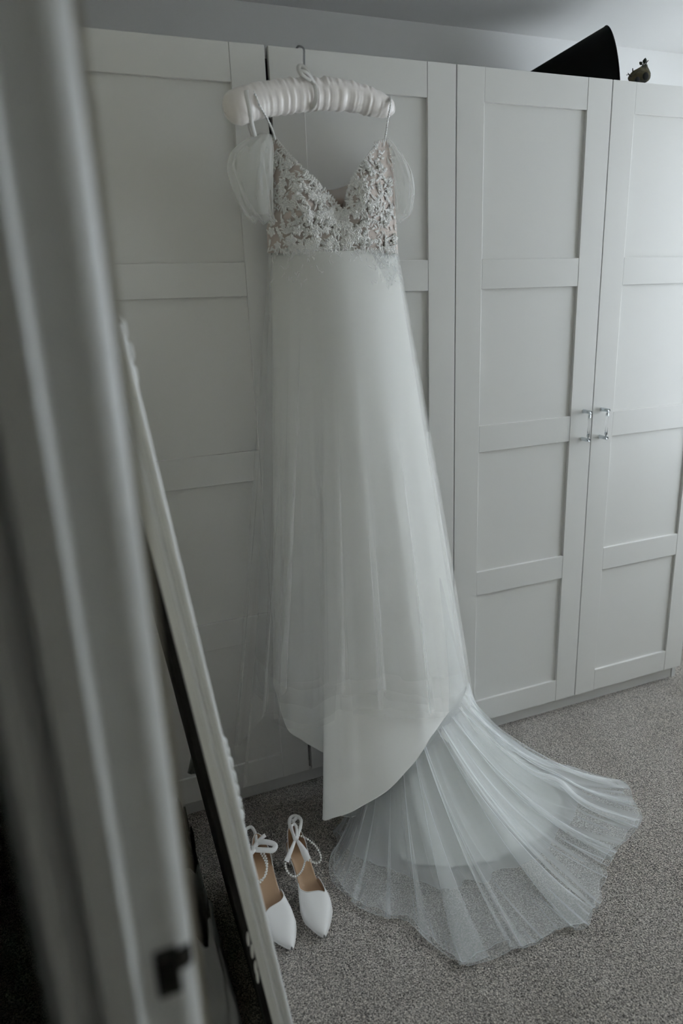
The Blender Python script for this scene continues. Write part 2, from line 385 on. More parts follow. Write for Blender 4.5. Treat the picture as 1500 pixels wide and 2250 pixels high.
# ------------------------------------------------------------------ leaning mirror
LEAN = math.radians(6.63); YN, YFAR, MH, MT = -.85, -.30, 1.405, .034
mroot = empty('leaning_mirror', (-.80, (YN+YFAR)/2, 0), 'tall white framed mirror with dark back leaning on the left wall', 'mirror')
ms, mc = math.sin(LEAN), math.cos(LEAN)
def mp(h, y, d):      # height along the mirror, world y, distance d in front of the back plane
    return np.array([-.8215-h*ms+d*mc, y, .001+h*mc+d*ms])
def mbox(mb, h0, h1, y0, y1, d0, d1):
    P = [mp(h, y, d) for h, y, d in ((h0,y0,d0),(h0,y1,d0),(h0,y1,d1),(h0,y0,d1),(h1,y0,d0),(h1,y1,d0),(h1,y1,d1),(h1,y0,d1))]
    mb.add(P, [(0,1,2,3),(4,7,6,5),(0,4,5,1),(1,5,6,2),(2,6,7,3),(3,7,4,0)]); return mb
def mextr(prof, h0, h1, yb, sgn):     # frame stile: profile of (distance from back, depth into the frame)
    mb = MB(); G = np.array([[mp(h, yb+sgn*e, d) for d, e in prof] for h in np.linspace(h0, h1, 2)])
    mb.grid(G, close_v=True); n = len(prof); mb.f.append(tuple(range(n))); mb.f.append(tuple(range(2*n-1, n-1, -1))); return mb
arc = lambda c, r, a0, a1, k: [(c[0]+r*math.cos(t), c[1]+r*math.sin(t)) for t in np.linspace(a0, a1, k)]
# outer side: flat band, bead, cove, rounded front nose
PROF = [(.0005, .004), (.0005, .0), (.0115, .0), (.0125, .0012), (.0155, .0025), (.0175, .0045), (.0200, .0052), (.0225, .0042), (.0245, .0020), (.0262, .0006),
        (.0285, .0003), (.0315, .0012), (.0335, .0035), (.034, .007), (.034, .020), (.030, .030), (.026, .038), (.024, .05), (.012, .052), (.0005, .052)]
for sg, yb in ((1, YN), (-1, YFAR)):
    mextr(PROF, .0, MH, yb, sg).build('frame_stile', 'frame_white', mroot, smooth=False, bevel=.0006, seg=1)
mbox(mbox(MB(), .0, .052, YN+.05, YFAR-.05, .001, .033), .052, .06, YN+.05, YFAR-.05, .001, .02).build('frame_rail', 'frame_white', mroot, smooth=False, bevel=.003)
mbox(MB(), MH-.055, MH, YN+.05, YFAR-.05, .001, .033).build('frame_rail', 'frame_white', mroot, smooth=False, bevel=.003)
mbox(MB(), .04, MH-.04, YN+.045, YFAR-.045, .014, .018).build('glass', 'mirror_glass', mroot, smooth=False)
mbox(MB(), .0, MH, YN+.0015, YFAR-.0015, -.0105, .0002).build('back_board', 'mirror_back', mroot, smooth=False, bevel=.001)
for yb, sg in ((YN, -1),):          # rope bead along the side of the frame
    bm = MB()
    for h in np.arange(.004, MH-.004, .0052):
        p = mp(h, yb+sg*.0008, .0138); bm.sphere(p, .0024, 6, 4, (.85, .6, 1.25))
    stuff(bm.build('bead_moulding', 'frame_white', mroot))
# carved scrolls on the front of the frame
def scroll(h0, L, seed, y0=.006):
    m = MB(); r = random.Random(seed); h = h0
    while h < h0+L:
        k = .016+r.random()*.016; q = (h-h0)/L; a = .0002+.0022*math.sin(PI*min(1, max(0, q)))
        m.tube([mp(h, YN+y0+.006, .033), mp(h+k*.3, YN+y0, .033+a), mp(h+k*.75, YN+y0+.004, .034+a*.9), mp(h+k*1.05, YN+y0+.012, .033)], [.0012, .0030, .0032, .001], 8)
        m.sphere(mp(h+k*.2, YN+y0+.012, .033+a*.5), .0036, 8, 6)
        h += k
    return m
ha = (.51, .66); 
scroll(.655, .15, 3).build('carved_scroll', 'frame_white', mroot)
scroll(1.33, .06, 5).build('carved_scroll', 'frame_white', mroot)
m = MB()
for h in (.352, .372, .408, .436): m.sphere(mp(h, YN+.0015, -.0025-.004*abs(h-.4)*10), .0026, 8, 6, (1.0, .5, 6.0))
m.build('chipped_edge', 'frame_white', mroot)
# ribbon tag caught on the far back edge
m = MB(); t0 = aty(423, 1672, YFAR-.03); t1 = aty(417, 1700, YFAR-.04); t2 = aty(412, 1706, YFAR-.04); t3 = aty(428, 1700, YFAR-.03)
m.strip(spline([aty(426, 1655, YFAR-.02), t0, aty(420, 1688, YFAR-.04), t1], 10), .012, (-.5, -.8, .1)); m.strip(spline([t0, aty(427, 1685, YFAR-.03), t3], 8), .009, (-.3, -.9, 0))
m.build('hanging_ribbon', 'bag_white', mroot)

# bags on the floor behind the mirror
def sack(name, cx, cy, hx, hy, h, matn, label, cat, seed, lean=0.0, pinch=.6):
    r = np.random.default_rng(seed); n, k = 56, 34; G = np.zeros((k, n, 3)); a = np.linspace(0, 2*PI, n, endpoint=False)
    ph = r.uniform(0, 6, 6); e = .55
    for i in range(k):
        t = i/(k-1); w = (1-(1-pinch)*t**1.3)*(1+.05*math.sin(7*t+ph[0])); low = min(1, t/.06)
        ca, sa = np.cos(a), np.sin(a)
        rad = 1+.05*np.sin(5*a+6*t+ph[1])+.05*np.sin(9*a-9*t+ph[2])+.035*np.sin(14*a+14*t+ph[3])*t
        G[i, :, 0] = cx+lean*t+hx*w*np.sign(ca)*np.abs(ca)**e*rad*(.8+.2*low); G[i, :, 1] = cy+hy*w*np.sign(sa)*np.abs(sa)**e*rad*(.8+.2*low)
        G[i, :, 2] = .002+h*t+(t**3)*.03*np.sin(3*a+ph[4])+(t**4)*.018*np.sin(11*a+ph[5])
    o = empty(name, (cx, cy, 0), label, cat)
    mb = MB().grid(G, close_v=True); mb.f.append(tuple(reversed(range(n)))); mb.build('bag_body', matn, o)
    rimp = G[-1]
    MB().tube(np.vstack([rimp, rimp[:1]]), .0016, 5, closed=False).build('bag_rim', matn, o)
sack('paper_bag', -.917, -.625, .040, .10, .31, 'bag_white', 'crumpled pale bag standing behind the mirror', 'bag', 4, lean=-.016, pinch=.62)
sack('black_bag', -.925, -.40, .036, .085, .29, 'bag_black', 'black bag behind the mirror, beyond the pale bag', 'bag', 9, lean=-.01, pinch=.8)

# ------------------------------------------------------------------ padded hanger
hroot = empty('padded_hanger', (-.42, -.09, 1.85), 'padded ivory satin hanger hooked over the wardrobe door', 'hanger')
def hp(u, v, y): return aty(u, v, y)
axis = spline([hp(492, 246, -.150), hp(520, 236, -.145), hp(565, 222, -.132), hp(625, 212, -.115), hp(692, 207, -.097), hp(750, 209, -.086), hp(805, 221, -.076), hp(850, 237, -.066), hp(866, 246, -.062)], 220)
n = 220; q = np.linspace(0, 1, n)
rad = interp([(0, .001), (.012, .017), (.04, .030), (.08, .0345), (.2, .034), (.45, .034), (.525, .0325), (.6, .033), (.8, .031), (.9, .027), (.965, .020), (.99, .010), (1, .003)], q)
T = np.gradient(axis, axis=0); T /= np.linalg.norm(T, axis=1)[:, None]
rg_up = noise1(n, 2.6, 11)*.6+noise1(n, 5, 12)*.5; rg_dn = noise1(n, 2.9, 13)*.6+noise1(n, 6, 14)*.5
env = interp([(0, .12), (.12, .3), (.3, .8), (.5, 1.2), (.56, 1.2), (.75, .8), (.9, .5), (1, .2)], q)
m_ = 48; G = np.zeros((n, m_, 3)); ang = np.linspace(0, 2*PI, m_, endpoint=False)
for i in range(n):
    s1 = np.cross(T[i], [0, 0, 1.0]); s1 /= np.linalg.norm(s1); s2 = np.cross(s1, T[i])
    # s1 points to the camera side
    d = np.sin(ang-.35); wu = np.clip(d*2.2, 0, 1); wd = np.clip(-d*2.2, 0, 1)
    j = (i+(3*np.cos(ang)).astype(int)) % n
    disp = env[i]*(.085*(rg_up[j]*wu+rg_dn[j]*wd))-.03*env[i]*np.exp(-(d/.12)**2)*(np.cos(ang) > 0)
    r = rad[i]*(1+disp)
    G[i] = axis[i]+r[:, None]*(np.cos(ang)[:, None]*s1*.86+np.sin(ang)[:, None]*s2)
hb = MB().grid(G, close_v=True); hb.f.append(tuple(range(m_))); hb.f.append(tuple((n-1)*m_+k for k in reversed(range(m_))))
hb.build('padded_arm', 'satin', hroot)
hk = spline([hp(690, 200, -.097), hp(684, 172, -.075), hp(671, 160, -.048), hp(668.5, 140, -.03), hp(668, 118, -.016), (hp(667, 107, -.010)), (-.4185, .004, 2.006), (-.420, .016, 2.007), (-.421, .022, 2.0045)], 40)
MB().tube(hk, .0022, 10).build('hook', 'steel', hroot)
bw = MB()
bw.strip(spline([hp(690, 182, -.112), hp(678, 172, -.12), hp(662, 163, -.122), hp(655, 150, -.12), hp(660, 144, -.118), hp(671, 152, -.122), hp(680, 168, -.125), hp(690, 184, -.128)], 30), .010, (-.4, -.9, .2))
bw.strip(spline([hp(690, 184, -.128), hp(672, 160, -.132), hp(660, 157, -.13), hp(664, 165, -.131), hp(683, 178, -.13)], 24), .008, (-.3, -.9, .1))
bw.strip(spline([hp(688, 181, -.115), hp(693, 195, -.136), hp(694, 215, -.137), hp(688, 234, -.122), hp(680, 240, -.10)], 16), .009, (-.3, -.9, .2))
bw.build('ribbon_bow', 'ribbon', hroot)

# ------------------------------------------------------------------ wedding dress
dress = empty('wedding_dress', (-.35, -.15, 0), 'ivory wedding dress with lace bodice, tulle skirt and train spread on the carpet', 'dress')
def P3(keys, s):                      # keys (s,u,v,y) -> 3D points, interpolated in space
    K = np.array([(k[0], *aty(k[1], k[2], k[3])) for k in keys]); return interp(K, s)
VW = 552                              # waist line in the photograph
def waist(yside, ymid, ul=592, ur=872):
    return lambda s: np.array([aty(ul+(ur-ul)*x, VW-6+6*math.sin(PI*x), yside+(ymid-yside)*math.sin(PI*min(max(x, 0), 1))**.7) for x in s])
def skirt(keys, yside, ymid, ul, ur, ns, nt, nfold, amp, seed, bow=.02, hemwave=0.0, late=None, calm=0.0):
    s = np.linspace(0, 1, ns); Wp = waist(yside, ymid, ul, ur)(s); Hp = P3(keys, s)
    G = np.zeros((nt, ns, 3)); r = np.random.default_rng(seed)
    DX = np.zeros(ns); DY = np.zeros(ns); DT = []
    for k in range(nfold):             # soft pleats, unevenly spaced, starting at different heights
        c = (k+r.uniform(.1, .9))/nfold; w = r.uniform(.35, .8)/nfold*.5; a = amp*r.uniform(.35, 1.0); x = (s-c)/w
        DT.append((a*1.5*x*np.exp(-x*x/2)*r.choice([-1, 1]), -a*np.exp(-x*x/2), r.uniform(0, .25), r.uniform(.7, 1.5)))
    win = np.clip(np.minimum(s, 1-s)/.04, 0, 1)
    Hp = Hp.copy(); Hp[:, 2] += hemwave*(noise1(ns, ns/14, seed+1)+.5*noise1(ns, ns/31, seed+2))*win
    if late is not None:
        H0 = Hp.copy(); H0[:, 0] = .5*(np.maximum.accumulate(Hp[:, 0])+np.minimum.accumulate(Hp[::-1, 0])[::-1])+.0001*s
        kk = np.exp(-(np.arange(-60, 61)/28.)**2); kk /= kk.sum(); H0[:, 1] = np.convolve(np.pad(Hp[:, 1], 60, 'edge'), kk, 'valid'); H0[:, 2] = np.convolve(np.pad(Hp[:, 2], 60, 'edge'), kk, 'valid')
    for i in range(nt):
        t = i/(nt-1); p = Wp+(Hp-Wp)*t if late is None else Wp+(H0-Wp)*t+(Hp-H0)*t**late
        p[:, 1] -= bow*math.sin(PI*t)
        for dx, dy, t0, pw in DT:
            g = max(0, (t-t0)/(1-t0))**pw*(1-calm*t**4)
            p[:, 0] += dx*g*win; p[:, 1] += dy*g*win
        G[i] = p
    G[..., 1] = np.minimum(G[..., 1], -.006)
    return G
def hem_tube(name, line, r, matn, parent):
    return MB().tube(line, r, 5, caps=True).build(name, matn, parent)
# opaque lining with the stepped hem
LK = [(0, 600, 1500, -.05), (.08, 617, 1562, -.075), (.13, 632, 1600, -.095), (.2, 665, 1628, -.115), (.27, 704, 1650, -.13), (.31, 730, 1662, -.14), (.335, 738, 1690, -.165),
      (.36, 724, 1750, -.215), (.385, 709, 1799, -.262), (.42, 728, 1797, -.285), (.5, 778, 1779, -.305), (.6, 845, 1740, -.31), (.7, 902, 1683, -.295), (.8, 950, 1612, -.255), (.9, 985, 1563, -.19), (1, 1018, 1530, -.10)]
GL = skirt(LK, -.045, -.115, 598, 866, 300, 90, 9, .015, 3, bow=.0, late=2.6, calm=.85)
lo = MB().grid(GL).build('lining_front', 'lining', dress)
hem_tube('hem', GL[-1], .0011, 'lining', lo)
# lining at the back
BK = [(0, 600, 1500, -.05), (.3, 700, 1560, -.03), (.6, 820, 1560, -.03), (1, 1018, 1530, -.10)]
MB().grid(skirt(BK, -.045, -.028, 598, 866, 60, 30, 5, .004, 5, bow=-.0)).build('lining_back', 'lining', dress)
# tulle layers of the skirt
TA = [(0, 560, 1510, -.045), (.1, 588, 1555, -.10), (.2, 622, 1572, -.16), (.32, 680, 1582, -.225), (.45, 745, 1560, -.27), (.6, 828, 1552, -.305), (.75, 905, 1560, -.30), (.88, 972, 1562, -.245), (1, 1030, 1535, -.10)]
for k, (dv, nf, am, sd) in enumerate(((0, 9, .022, 21), (-34, 7, .018, 27), (-72, 8, .020, 29), (14, 6, .017, 35))):
    GA = skirt([(a, u, v+dv, y+.004*k) for a, u, v, y in TA], -.045+.0006*k, -.122+.0015*k, 595+k*.5, 870-k*.5, 400, 76, nf, am, sd, bow=.010-.0015*k, hemwave=.006)
    MB().grid(GA).build('tulle_layer', 'tulle_mid', dress)
TB = [(0, 514, 1640, -.045), (.08, 528, 1640, -.075), (.18, 570, 1545, -.16), (.3, 640, 1500, -.235), (.45, 735, 1500, -.295), (.6, 825, 1520, -.33), (.75, 905, 1540, -.325), (.9, 990, 1555, -.22), (1, 1042, 1548, -.08)]
GB = skirt(TB, -.04, -.128, 591, 873, 480, 80, 12, .024, 22, bow=.014, hemwave=.02)
MB().grid(GB).build('tulle_layer', 'tulle_outer', dress)
TC = [(0, 514, 1640, -.045), (.15, 536, 1722, -.055), (.3, 590, 1752, -.075), (.45, 650, 1752, -.085), (.6, 720, 1740, -.09), (.8, 880, 1640, -.07), (1, 1042, 1548, -.07)]
GC = skirt(TC, -.04, -.028, 591, 873, 260, 60, 9, .012, 23, bow=-.0, hemwave=.015)
MB().grid(GC).build('tulle_back', 'tulle_outer', dress)
# second sheer hem showing below the lining on the right
SK = [(0, 742, 1792, -.215), (.12, 775, 1792, -.24), (.3, 850, 1762, -.26), (.5, 918, 1692, -.25), (.7, 968, 1625, -.22), (.85, 1008, 1575, -.17), (1, 1028, 1540, -.09)]
GS = skirt(SK, -.045, -.10, 690, 868, 160, 60, 4, .006, 24, bow=-.01)
so = MB().grid(GS).build('tulle_underlayer', 'tulle_train2', dress)
hem_tube('hem', GS[-1], .0010, 'lining', so)

# train on the carpet
def train(name, edge_px, matn, ns, nq, nf, fw, hz, seed, zbase, hem=None, ripple=.005, peak=None, folds=None):
    E = np.array([atz(u, v, zbase) for u, v in edge_px]); E = spline(E, 800)
    s = np.linspace(0, 1, ns); r = np.random.default_rng(seed)
    src = P3([(0, 1030, 1500, -.07), (.25, 1010, 1545, -.15), (.5, 950, 1590, -.20), (.75, 870, 1640, -.21), (1, 775, 1720, -.19)], s)
    off = np.zeros(ns); lift = np.zeros(ns); lay = np.zeros(ns)
    FL = [((k+r.uniform(.15, .85))/nf, fw*r.uniform(.5, 1.3), r.uniform(.8, 2.6), r.uniform(.3, 1)) for k in range(nf)]
    if folds:
        FL = []
        for u, v, w, a_, h in folds:
            d = np.linalg.norm(E[:, :2]-atz(u, v, zbase)[:2], axis=1); FL.append((d.argmin()/799, w, a_, h))
    for c, w, a_, h in FL:             # folds: the cloth doubles back over itself in bands
        x = (s-c)/w; a = w*a_
        off -= a*x*np.exp(-x*x/2); lift += h*np.exp(-(x/1.5)**2); lay += np.clip(.5+x*.4, 0, 1)*np.exp(-(x/2.2)**2)
    lift += .25*(noise1(ns, ns/26, seed+5)+1)*.5
    se = np.clip(s+off*np.clip(np.minimum(s, 1-s)/.03, 0, 1), 0, 1)
    ei = se*799; i0 = np.clip(ei.astype(int), 0, 798); fr = (ei-i0)[:, None]
    Ee = E[i0]*(1-fr)+E[i0+1]*fr
    jag = 1+.018*noise1(ns, ns/40, seed+6)+.010*noise1(ns, ns/95, seed+7)
    Ee[:, :2] = src[:, :2]+(Ee[:, :2]-src[:, :2])*jag[:, None]
    rp = noise1(ns, ns/60, seed+8)
    G = np.zeros((nq, ns, 3))
    for i in range(nq):
        q = i/(nq-1); p = src+(Ee-src)*q
        p[:, 2] = zbase+(src[:, 2]-zbase)*(1-q)**2.4
        hump = math.sin(PI*min(1, q*1.02))**.8*(1-.55*q)
        p[:, 2] += hz*lift*(.25+hump)*(1-.8*q**3)+.004*lay*q
        p[:, 2] += ripple*(.5+.5*np.sin(rp*5+7*q+1.5*np.sin(5*q+rp*3)))*q*q
        if peak is not None:
            d2 = ((p[:, 0]-peak[0])**2+(p[:, 1]-peak[1])**2); p[:, 2] += peak[2]*np.exp(-d2/peak[3]**2)
        G[i] = p
    G[..., 2] = np.maximum(G[..., 2], zbase)
    o = MB().grid(G).build(name, matn, dress)
    if hem: hem_tube('hem', G[-1], hem[0], hem[1], o)
    return G
EO = [(1104, 1614), (1180, 1662), (1262, 1690), (1345, 1712), (1374, 1728), (1388, 1762), (1410, 1800), (1385, 1845), (1342, 1890), (1318, 1945), (1316, 1985), (1290, 2033), (1250, 2043), (1185, 2070), (1100, 2092), (1045, 2113), (1005, 2116), (960, 2085), (925, 2056), (890, 2022), (850, 2020), (790, 1993), (730, 1935), (726, 1885), (742, 1850), (732, 1828), (760, 1797)]
EM = [(1120, 1640), (1225, 1712), (1268, 1755), (1258, 1800), (1222, 1830), (1202, 1865), (1140, 1903), (1088, 1912), (1070, 1942), (1025, 1934), (1000, 1952), (965, 1955), (925, 1938), (890, 1922), (820, 1900), (770, 1872), (750, 1840), (775, 1800)]
EI = [(1110, 1640), (1190, 1705), (1230, 1750), (1222, 1800), (1182, 1845), (1130, 1872), (1080, 1890), (1020, 1905), (970, 1907), (920, 1900), (882, 1886), (855, 1850), (840, 1815), (830, 1780)]
PK = (*atz(1222, 1768, 0)[:2], .030, .045)
train('train_lining', EI, 'lining', 240, 50, 6, .022, .028, 31, .004, (.0008, 'lining'), ripple=.003)
train('train_tulle', EM, 'tulle_train2', 320, 60, 8, .020, .034, 32, .008, (.0008, 'tulle_hem'))
FO = [(1040, 2112, .017, 3.2, .9), (935, 2062, .009, 3.0, .6), (1292, 2032, .020, 3.2, 1.0), (1316, 1980, .008, 2.6, .5), (1400, 1812, .011, 3.0, .8), (1350, 1880, .009, 3.0, .7), (1370, 1724, .013, 3.0, .9),
      (1260, 1690, .012, 2.6, .8), (775, 1984, .010, 2.0, .4), (728, 1880, .010, 3.0, .8), (738, 1835, .006, 3.0, .6), (850, 2020, .007, 2.2, .4), (1150, 2080, .007, 2.4, .5), (1390, 1770, .007, 2.6, .6)]
train('train_tulle', EO, 'tulle_train', 900, 80, 13, .015, .036, 33, .006, (.0007, 'tulle_hem'), peak=PK, folds=FO)
train('train_tulle', [(u+(1000-u)*.03, v+(1750-v)*.03) for u, v in EO], 'tulle_train', 600, 70, 9, .013, .030, 37, .010, (.0006, 'tulle_hem'), peak=PK)

# bodice
NECK = [(590, 312), (600, 300), (612, 312), (640, 346), (680, 388), (712, 422), (735, 452), (744, 464), (750, 460), (762, 412), (790, 362), (820, 325), (838, 308), (850, 306), (858, 320)]
def uL(v): return interp([(296, 594), (330, 590), (400, 590), (480, 592), (500, 586), (552, 588), (640, 580)], v)
def uR(v): return interp([(296, 850), (330, 858), (400, 866), (480, 870), (552, 874), (640, 888)], v)
def bod_y(u, v, x):
    side_ = math.sin(PI*min(max(x, 0), 1))**.55
    y = -.045-.062*side_
    cup = math.exp(-((u-655)/52)**2-((v-425)/75)**2)+math.exp(-((u-812)/46)**2-((v-418)/75)**2)
    y -= .038*cup; y += .010*math.exp(-((u-742)/22)**2)*math.exp(-((v-440)/60)**2)
    y -= .006*math.exp(-((v-478)/10)**2)
    return y
def bod(s, t):                         # s across, t down from the neckline to the waist
    u0 = 590+(858-590)*s; vt = float(interp(NECK, u0)); v = vt+(VW+4-vt)*t
    k = (u0-590)/(858-590); u = float(uL(v)+(uR(v)-uL(v))*k)
    return aty(u, v, bod_y(u, v, s)), u, v
ns, nt = 110, 50
G = np.array([[bod(i/(ns-1), j/(nt-1))[0] for i in range(ns)] for j in range(nt)])
bo = MB().grid(G).build('bodice', 'nude', dress)
hem_tube('neckline_edge', G[0][2:-2], .0014, 'lace', bo)
# back of the bodice: nude mesh seen through the neckline
BKN = [(0, 600, 480), (.3, 680, 450), (.5, 740, 436), (.7, 800, 450), (1, 862, 480)]
G2 = []
for t in np.linspace(0, 1, 10):
    row = []
    for s in np.linspace(0, 1, 40):
        u, v = interp(BKN, s); row.append(aty(u, v+(VW-v)*t, -.03-.004*math.sin(PI*s)))
    G2.append(row)
MB().grid(np.array(G2)).build('bodice_back', 'nude', dress)
G2 = []
for t in np.linspace(0, 1, 12):        # nude mesh filling the point of the neckline
    row = []
    for s in np.linspace(0, 1, 16):
        a = np.array(aty(706+30*t, 415+45*t, -.085)); b = np.array(aty(766-16*t, 405+55*t, -.085)); row.append(a+(b-a)*s+np.array([0, .012*math.sin(PI*s), -.004*math.sin(PI*s)*(1-t)]))
    G2.append(row)
MB().grid(np.array(G2)).build('neckline_mesh', 'nude_mesh', dress)
# lace applique: leaves, sprigs and flowers sewn over the bodice and the top of the skirt
lace = MB(); beads = MB(); eps = 1e-3
def frame(fn, s, t):
    p = fn(s, t); a = fn(min(s+.01, 1), t)-fn(max(s-.01, 0), t); b = fn(s, min(t+.01, 1))-fn(s, max(t-.01, 0))
    a /= np.linalg.norm(a)+1e-9; n_ = np.cross(a, b); n_ /= np.linalg.norm(n_)+1e-9
    if n_ @ (CAM-p) < 0: n_ = -n_
    return p, a, np.cross(n_, a), n_
bodp = lambda s, t: bod(s, t)[0]
rl = random.Random(5)
soft = MB()
def leaf_at(fn, s, t, ang, L, w, lift=.0022, mb=None):
    p, a, b, n_ = frame(fn, s, t); d = a*math.cos(ang)+b*math.sin(ang); p = p+n_*lift*(.5+rl.random())
    lens(mb or lace, p-d*L*.5, p+d*L*.5+n_*.0015, w, n_, .22)
def flower_at(fn, s, t, R):
    p, a, b, n_ = frame(fn, s, t); p = p+n_*.003; k = 5; o = rl.random()*6
    for ring, rr in ((0, R), (1, R*.55)):
        for i in range(k):
            g = o+ring*.6+2*PI*i/k; d = a*math.cos(g)+b*math.sin(g)
            lens(lace, p+n_*.0015*ring, p+d*rr+n_*(.002+.002*ring), rr*.85, n_, .30)
    beads.sphere(p+n_*.004, .0017, 6, 4)
def sprig(fn, s, t, ang, n_l, L):
    for i in range(n_l):
        k = i/(n_l-1); ds = .028*k*n_l*math.cos(ang)*.55; dt = -.05*k*n_l*math.sin(ang)*.4
        ss, tt = s+ds, t+dt
        if 0 <= ss <= 1 and 0 <= tt <= 1:
            for sg in (-1, 1): leaf_at(fn, ss, tt, ang+sg*.75+rl.uniform(-.15, .15), L*(1-.4*k), L*.30)
    # stem follows below
for _ in range(85):
    flower_at(bodp, rl.uniform(.03, .97), rl.random()**.8, rl.uniform(.010, .0155))
for _ in range(150):
    sprig(bodp, rl.uniform(.02, .96), rl.uniform(.03, .98), rl.uniform(0, 2*PI), 4, rl.uniform(.014, .021))
for _ in range(620):
    leaf_at(bodp, rl.uniform(.01, .99), rl.uniform(.0, 1.0), rl.uniform(0, 2*PI), rl.uniform(.011, .020), rl.uniform(.0036, .006))
for k in range(60):                    # scalloped edges
    leaf_at(bodp, .04+.92*k/59, .015, rl.uniform(.9, 2.2), .012, .005, .003)
    leaf_at(bodp, .02+.96*k/59, .975, rl.uniform(3.6, 5.8), .017, .005, .004)
nsB, ntB = GB.shape[1], GB.shape[0]
def skp(s, t):
    x, y = min(max(s, 0), 1)*(nsB-1), min(max(t, 0), 1)*(ntB-1); i, j = min(int(x), nsB-2), min(int(y), ntB-2); a, b = x-i, y-j
    return (GB[j, i]*(1-a)+GB[j, i+1]*a)*(1-b)+(GB[j+1, i]*(1-a)+GB[j+1, i+1]*a)*b
for _ in range(230):                   # trailing onto the skirt
    s = rl.choice([rl.uniform(.02, .4), rl.uniform(.78, .99), rl.uniform(.8, .99), rl.uniform(0, 1)]); lim = .075 if (s > .76 or s < .42) else .025
    t = lim*rl.random()**1.6
    leaf_at(skp, s, t, rl.uniform(3.6, 5.9), rl.uniform(.009, .016), rl.uniform(.0025, .004), .002, soft)
stuff(soft.build('lace_trail', 'lace_soft', dress, smooth=False))
stuff(lace.build('lace_applique', 'lace', dress, smooth=False))
for _ in range(260):
    s, t = rl.random(), rl.random()
    if rl.random() < .5: s = .72+.28*s
    p, a, b, n_ = frame(bodp, s, t); beads.sphere(p+n_*.0045, .0011, 6, 4)
stuff(beads.build('beading', 'bead', dress))
# straps over the hanger
st = MB()
st.strip(spline([aty(560, 300, -.11), aty(551, 262, -.155), aty(547, 236, -.182), aty(541, 208, -.178), aty(543, 196, -.15), aty(556, 205, -.10), aty(553, 250, -.075), aty(548, 275, -.09), aty(556, 302, -.10)], 40), .009, (-.3, -.9, .2))
st.build('hanging_loop', 'ribbon', dress)
for kk, pth in enumerate(([aty(604, 304, -.10), aty(598, 285, -.12), aty(584, 256, -.145), aty(570, 232, -.166), aty(562, 212, -.166), aty(556, 200, -.15), aty(562, 197, -.12), aty(580, 225, -.08)],
            [aty(845, 308, -.075), aty(848, 290, -.082), aty(852, 262, -.094), aty(857, 238, -.096), aty(858, 222, -.090), aty(856, 214, -.07), aty(850, 218, -.045)])):
    sp_ = spline(pth, 60); m = MB().tube(sp_, .0020, 6)
    o = m.build('strap', 'lace', dress)
    bb = MB()
    for i in range(0, 60, 1): bb.sphere(sp_[i]+np.array([-.001, -.0022, .001])*(1 if i % 2 else -.3), .0026, 6, 4)
    stuff(bb.build('strap_beads', 'bead', o))
# off the shoulder tulle sleeves
def sleeve(left, right, yc, dep, seed, v0, v1, fold_c):
    n, k = 120, 40; r = np.random.default_rng(seed); G = np.zeros((k, n, 3)); a = np.linspace(0, 2*PI, n, endpoint=False); ph = r.uniform(0, 6, 4)
    for i in range(k):
        t = i/(k-1); v = v0+(v1-v0)*t; ul, ur = float(interp(left, v)), float(interp(right, v))
        p, q = aty(ul, v, yc), aty(ur, v, yc); c = (p+q)/2; hw = np.linalg.norm(q-p)/2; b = dep*max(.08, math.sin(PI*min(.93, .03+t*.9)))**.7
        f_ = 1+.05*np.sin(7*a+ph[0]+5*t)*(1-.3*t)+.025*np.sin(13*a+ph[1]-7*t)
        G[i, :, 0] = c[0]+hw*np.cos(a)*(1+.0*f_); G[i, :, 1] = np.minimum(c[1]-b*np.sin(a)*f_, -.008); G[i, :, 2] = c[2]+.004*np.sin(6*a+ph[2])*t
    o = MB().grid(G, close_v=True).build('sleeve', 'tulle_sleeve', dress)
    hem_tube('hem', np.vstack([G[-1], G[-1][:1]]), .0009, 'tulle_sleeve', o)
    # gathers: loose inner ply bunched toward the shoulder
    G2 = G.copy(); c = G.mean(1, keepdims=True); tt = np.linspace(0, 1, k)[:, None, None]
    G2 = c+(G-c)*(.80+.10*np.sin(5*a[None, :, None]+ph[3]+6*tt))
    G2[..., 1] = np.minimum(G2[..., 1], -.007)
    MB().grid(G2[:-3], close_v=True).build('sleeve_gather', 'tulle_sleeve', o)
sleeve([(296, 562), (305, 546), (318, 526), (340, 506), (370, 500), (400, 507), (440, 522), (470, 540), (487, 556)],
       [(296, 596), (330, 600), (380, 598), (430, 598), (470, 600), (487, 604)], -.095, .055, 41, 296, 487, 0)
sleeve([(305, 846), (345, 856), (400, 862), (450, 866), (485, 866)],
       [(305, 852), (325, 868), (345, 881), (385, 900), (420, 906), (455, 905), (470, 899), (485, 880)], -.055, .038, 42, 305, 485, 0)

